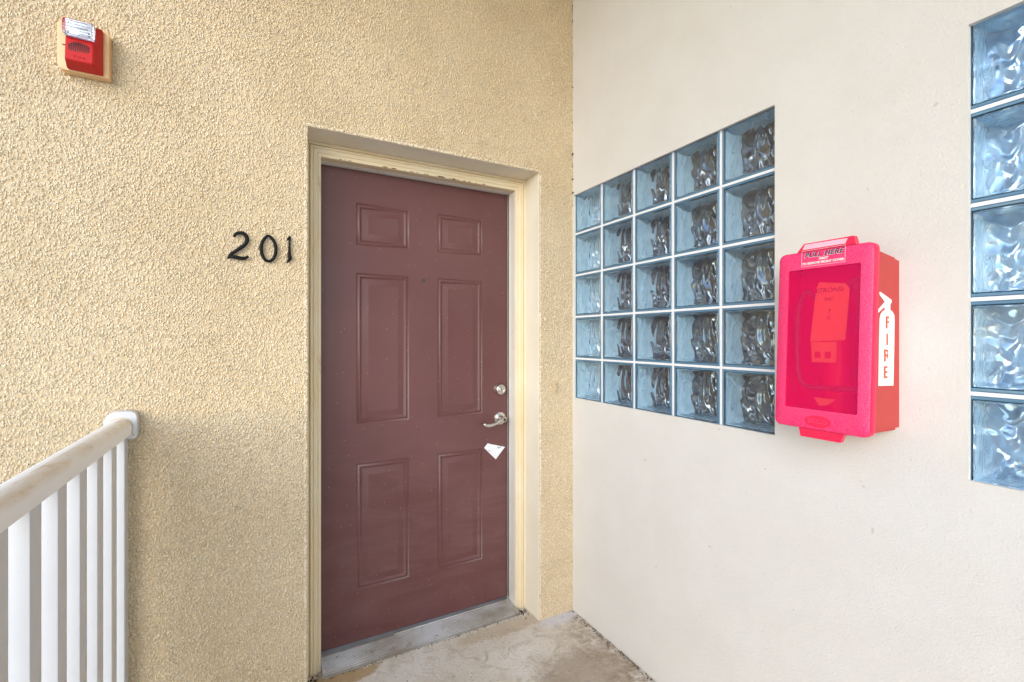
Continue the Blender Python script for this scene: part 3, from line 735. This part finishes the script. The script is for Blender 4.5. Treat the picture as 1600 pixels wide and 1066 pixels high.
# wall bracket: arched cup around the rail end
cup = rrect(-.4035, -.3240, H-.3075, H-.2210, .012, 6, [.018, .030, .012, .012])
cup = [(x, z - .25 * (x + .364) ** 2 * (8 if z > H - .26 else 0)) for x, z in cup]
bk = on(prism('wall_bracket', cup, 'y', DW - .034, DW - .001, M['vinyl'], bev=.003, seg=3), rl)
inner = [(-.365 + (x + .365) * 1.10, H-.268 + (z + .268) * 1.12) for x, z in prof_r]
for x_ in (-.3965, -.3330):
    on(lathe('bracket_screw', [(0, .0032), (.0012, .0028), (.0013, .001)], (x_, DW - .0341, H - .2950), (0, -1, 0), M['nickel'], n=12), rl)
inn = prism('bracket_gap', inner, 'y', DW - .0352, DW - .0342, M['clip'], bev=0); inn.parent = rl; inn.matrix_parent_inverse = Matrix.Translation(rl.location).inverted()
# ------------------------------------------------------------------ fire extinguisher box
fb = empty('extinguisher_cabinet', (RW, .64, H)); tag(fb, 'red plastic wall cabinet marked FIRE with see-through pink front', 'cabinet')
Y0, Y1 = .531, .752
def fx(z): return 1.226 - .022 * (.221 - z) / .448            # front plane x at relative height z
ZT, ZB = .221, -.227
# red tub: tapered box open to the front
def ring(x_of, y0, y1, z0, z1): return [(x_of(z0), y0, H+z0), (x_of(z0), y1, H+z0), (x_of(z1), y1, H+z1), (x_of(z1), y0, H+z1)]
t = .004
rs = [ring(lambda z: RW + .003, .5275, .7555, -.2185, .1905), ring(lambda z: fx(z) + .0225, Y0 + .003, Y1 - .003, -.2195, .2065),
      ring(lambda z: fx(z) + .0225, Y0 + .003 + t, Y1 - .003 - t, -.2195 + t, .2065 - t), ring(lambda z: RW - .006, .5275 + t, .7555 - t, -.2185 + t, .1905 - t)]
vs = [p for r in rs for p in r]; fs = [(i*4+k, i*4+(k+1)%4, (i+1)*4+(k+1)%4, (i+1)*4+k) for i in range(3) for k in range(4)] + [(12, 13, 14, 15), (3, 2, 1, 0)]
tub = obj('tub', vs, fs, M['red_plastic'], fb); tub.matrix_parent_inverse = Matrix.Translation(fb.location).inverted(); tub.data.materials.append(M['red_deep'])
for p in tub.data.polygons: p.material_index = 1 if 8 <= p.index <= 12 else 0
bm = bmesh.new(); bm.from_mesh(tub.data); bmesh.ops.recalc_face_normals(bm, faces=bm.faces)
es = [e for e in bm.edges if abs(e.verts[0].co.x - e.verts[1].co.x) > .05]
bmesh.ops.bevel(bm, geom=es, offset=.008, segments=4, affect='EDGES'); bm.to_mesh(tub.data); bm.free(); smooth_by_angle(tub)
onf = lambda o: on(o, fb)
# cover frame: rounded plate with a window and top/bottom tabs; bent back along its edge
def outline(r=.016):
    o = rrect(Y0, Y1, ZB, ZT, r, 6, [r, r, r, r])
    return o
def cover_ring(poly, xoff): return [(fx(z) + xoff, y, H + z) for y, z in poly]
def resample_window(): return rrect(.5575, .7250, -.1770, .1750, .004, 6)
A = outline(); Wn = resample_window()
def inset(poly, d):
    cy, cz = (Y0+Y1)/2, (ZB+ZT)/2; hy, hz = (Y1-Y0)/2, (ZT-ZB)/2
    return [(cy + (y-cy)*(hy-d)/hy, cz + (z-cz)*(hz-d)/hz) for y, z in poly]
n = len(A)
layers = [cover_ring(A, .0235), cover_ring(A, .006), cover_ring(inset(A, .0015), .0022), cover_ring(inset(A, .005), 0), cover_ring(Wn, 0), cover_ring([(y + (.001 if y < .64 else -.001), z) for y, z in Wn], .0030)]
vs = [p for L_ in layers for p in L_]; fs = []
for i in range(len(layers) - 1):
    for k in range(n): fs.append((i*n+k, i*n+(k+1) % n, (i+1)*n+(k+1) % n, (i+1)*n+k))
cf = onf(obj('cover_frame', vs, fs, M['pink_rim'])); cf.data.materials.append(M['pink_edge'])
for p in cf.data.polygons: p.material_index = 1 if p.index < 2*n else 0
smooth_by_angle(cf, 35)
vs = cover_ring([(y, z) for y, z in Wn], .0012) + cover_ring(Wn, .0040)
cp_ = onf(obj('cover_pane', vs, [tuple(range(n)), tuple(range(2*n-1, n-1, -1))] + [(k, n+k, n+(k+1) % n, (k+1) % n) for k in range(n)], M['pink_pane']))
def tab(poly, xo0, xo1, name, mat):
    m_ = len(poly); vs = cover_ring(poly, xo0) + cover_ring(poly, xo1)
    bm = bmesh.new(); V = [bm.verts.new(v) for v in vs]; bm.faces.new(V[:m_]); bm.faces.new(V[m_:][::-1])
    for k in range(m_): bm.faces.new((V[k], V[m_+k], V[m_+(k+1) % m_], V[(k+1) % m_]))
    return onf(fin(bm, name, mat))
tab([(.704, ZT - .0005), (.688, .2410), (.5745, .2410), (.569, ZT - .0005)], .001, .018, 'pull_tab', M['pink_edge'])
tab([(.688, ZB + .0005), (.683, -.2470), (.5915, -.2470), (.584, ZB + .0005)], .001, .014, 'pull_tab', M['pink_edge'])
# printed strip and wording on the cover: text plane faces -x, reads towards -y
def front_M(y, z, xo=-.0007): return Matrix.Translation((fx(z) + xo, y, H + z)) @ Matrix(((0, 0, -1, 0), (-1, 0, 0, 0), (0, 1, 0, 0), (0, 0, 0, 1)))
tab([(.6905, .2255), (.6845, .2385), (.5870, .2375), (.5915, .2255)], -.0004, .0009, 'printed_strip', M['pale_print'])
def lab(name, s, size, y, z, mat, **kw):
    o = text(name, s, size, front_M(y, z, kw.pop('xo', -.0007)), mat, None, kw.pop('extrude', .0004), **kw); return onf(o)
for k, (y0_, y1_, z0_, z1_) in enumerate([(.5905, .6920, .2215, .2226), (.5905, .6920, .1815, .1826), (.6910, .6920, .1827, .2214), (.5905, .5915, .1827, .2214)]):
    tab([(y0_, z0_), (y1_, z0_), (y1_, z1_), (y0_, z1_)], -.0005, .0001, 'label_border', M['pale_print'])
lab('wording_shadow', 'PULL HERE', .0170, .6415, .2092, M['white_vinyl_print'], shear=.35, space=1.1, bold=.0006)
lab('wording', 'PULL HERE', .0170, .6405, .2098, M['navy_print'], shear=.35, space=1.1, bold=.0002, xo=-.0013)
lab('wording', 'FIRST', .0082, .6395, .1975, M['white_vinyl_print'], shear=.2, space=1.1, bold=.0003)
lab('wording', 'TO REMOVE FRONT COVER', .0078, .6415, .1885, M['white_vinyl_print'], space=.98, bold=.0003)
# oval maker's badge
oy, oz = .6425, -.2050
ovp = [(oy + .0300*math.cos(2*math.pi*k/36), oz + .0145*math.sin(2*math.pi*k/36)) for k in range(36)]
tab(ovp, -.0008, .0001, 'badge', M['pink_edge'])
lab('badge_lettering', 'BECO', .0155, oy, oz + .0002, M['pink_rim'], space=1.05, sx=1.15, xo=-.0013)
# FIRE decal on the side facing the camera (side plane leans slightly)
def sy(x): return .5275 + (.534 - .5275) * (RW - x) / (RW - 1.24) - .0003
def side(name, poly, th_, mat):
    m_ = len(poly); vs = [(x, sy(x) - th_, H+z) for x, z in poly] + [(x, sy(x) + .0004, H+z) for x, z in poly]
    bm = bmesh.new(); V = [bm.verts.new(v) for v in vs]; bm.faces.new(V[:m_]); bm.faces.new(V[m_:][::-1])
    for k in range(m_): bm.faces.new((V[k], V[m_+k], V[m_+(k+1) % m_], V[(k+1) % m_]))
    return onf(fin(bm, name, mat))
side('extinguisher_decal', [(1.2505, .1060), (1.2530, .0985), (1.2725, .0840), (1.2440, .0640), (1.2445, .0570), (1.2700, .0720), (1.2735, .0660), (1.2640, .0620), (1.2560, .0550), (1.2520, .0440), (1.2500, .0068), (1.2461, -.1096),
     (1.3070, -.1112), (1.3120, .0400), (1.3110, .0530), (1.3040, .0610), (1.2940, .0660), (1.2945, .0790), (1.2990, .0830), (1.3000, .0890), (1.2920, .0920), (1.2560, .1060)], .0007, M['white_vinyl_print'])
for ch, x, z, hgt in (('F', 1.2835, .0350, .0272), ('I', 1.2810, -.0045, .0262), ('R', 1.2795, -.0415, .0270), ('E', 1.2765, -.0805, .0272)):
    Mx = Matrix.Translation((x, sy(x) - .0008, H + z)) @ Matrix.Rotation(R(90), 4, 'X')
    onf(text('decal_letter', ch, hgt / .70, Mx, M['red_print'], None, .0003, sx=1.25 if ch != 'I' else 1.3, bold=.0006))
# the extinguisher inside, a thing of its own
ex = empty('fire_extinguisher', (1.285, .640, H - .20)); tag(ex, 'red fire extinguisher with orange tag inside the pink fronted cabinet', 'fire extinguisher')
one = lambda o: on(o, ex)
one(lathe('cylinder', [(0, .030), (.006, .036), (.20, .036), (.225, .030), (.240, .018), (.255, .013)], (1.288, .640, H - .195), (0, 0, 1), M['ext_red'], n=36))
one(box('valve', (1.272, .626, H + .060), (1.304, .654, H + .090), M['dark_metal'], bev=.003))
hp = catmull([(1.262, .665, H+.085), (1.250, .690, H+.120), (1.248, .712, H+.080), (1.248, .716, H-.02), (1.248, .706, H-.115), (1.248, .640, H-.125), (1.248, .575, H-.122)], 6)
one(fin(tube_bm(hp, .0065, 1, (-1, .01, 0), 10), 'hose', M['hose'], None, True))
hp = catmull([(1.262, .615, H+.090), (1.250, .585, H+.135), (1.246, .570, H+.110), (1.246, .568, H+.02)], 6)
one(fin(tube_bm(hp, .010, 1, (-1, .01, 0), 10), 'handle_strap', M['hose'], None, True))
tg = one(prism('inspection_tag', [(.662, H+.1250), (.6545, H+.1400), (.595, H+.1310), (.5865, H+.1180), (.5965, H-.0050), (.677, H-.0080)], 'x', 1.2360, 1.2368, M['orange']))
for s_, z_, sz in (('ETRONSI', .118, .016), ('INC', .096, .012), ('7', .066, .014), ('C', .050, .014)):
    o = text('tag_writing', s_, sz, Matrix.Translation((1.2356, .632 - .0 * z_, H + z_)) @ Matrix(((0, 0, -1, 0), (-1, 0, 0, 0), (0, 1, 0, 0), (0, 0, 0, 1))), M['navy_print'], None, .0002, shear=.1)
    one(o)
lp = one(prism('instruction_label', [(.676, H-.0095), (.616, H-.0090), (.618, H-.0600), (.674, H-.0610)], 'x', 1.2380, 1.2388, M['orange']))
for y_ in (.6600, .6360):
    one(prism('label_pictogram', rrect(y_ - .0070, y_ + .0070, H-.0500, H-.0340, .002, 2), 'x', 1.2374, 1.2379, M['red_print']))
one(prism('lower_label', [(.670, H-.1500), (.618, H-.1500), (.636, H-.1660), (.656, H-.1700)], 'x', 1.2380, 1.2388, M['orange']))

# ------------------------------------------------------------------ crumbs and cobweb dirt (nobody could count them)
def crumbs(name, pts, mat, label, cat):
    bms = []
    for (x, y, z, r) in pts:
        b = bmesh.new(); bmesh.ops.create_icosphere(b, subdivisions=1, radius=r)
        for v in b.verts: v.co = Vector((x, y, z)) + v.co * random.uniform(.55, 1.2) * (1 if r < .004 else .9)
        bms.append(b)
    o = fin(join_bms(bms), name, mat); tag(o, label, cat, kind='stuff'); return o
pts = [(random.gauss(1.105, .022), random.gauss(1.925, .015), .003, random.uniform(.0012, .0045)) for _ in range(46)]
pts += [(random.gauss(.185, .014), random.gauss(1.915, .015), .003, random.uniform(.0015, .005)) for _ in range(36)]
pts += [(random.uniform(.24, 1.08), 1.9105 - abs(random.gauss(0, .006)), .002, random.uniform(.0008, .0028)) for _ in range(110)]
pts += [(RW - abs(random.gauss(0, .012)) - .002, random.uniform(1.25, 1.82), .002, random.uniform(.001, .0032)) for _ in range(110)]
pts += [(random.uniform(.3, 1.3), random.uniform(1.3, 1.9), .002, random.uniform(.0008, .0022)) for _ in range(60)]
crumbs('dirt_crumbs', pts, M['dirt'], 'dark crumbs of dirt along the threshold and the foot of the walls', 'dirt')
pts = [(RW - .003, DW - .004, random.uniform(1.95, 3.1), random.uniform(.0012, .0032)) for _ in range(26)]
pts += [(RW - .003, DW - .005, H + z, .006) for z in (.765, .70, .885)]
crumbs('cobweb_dirt', pts, M['dirt'], 'specks of cobweb dirt up the corner where the two walls meet', 'dirt')
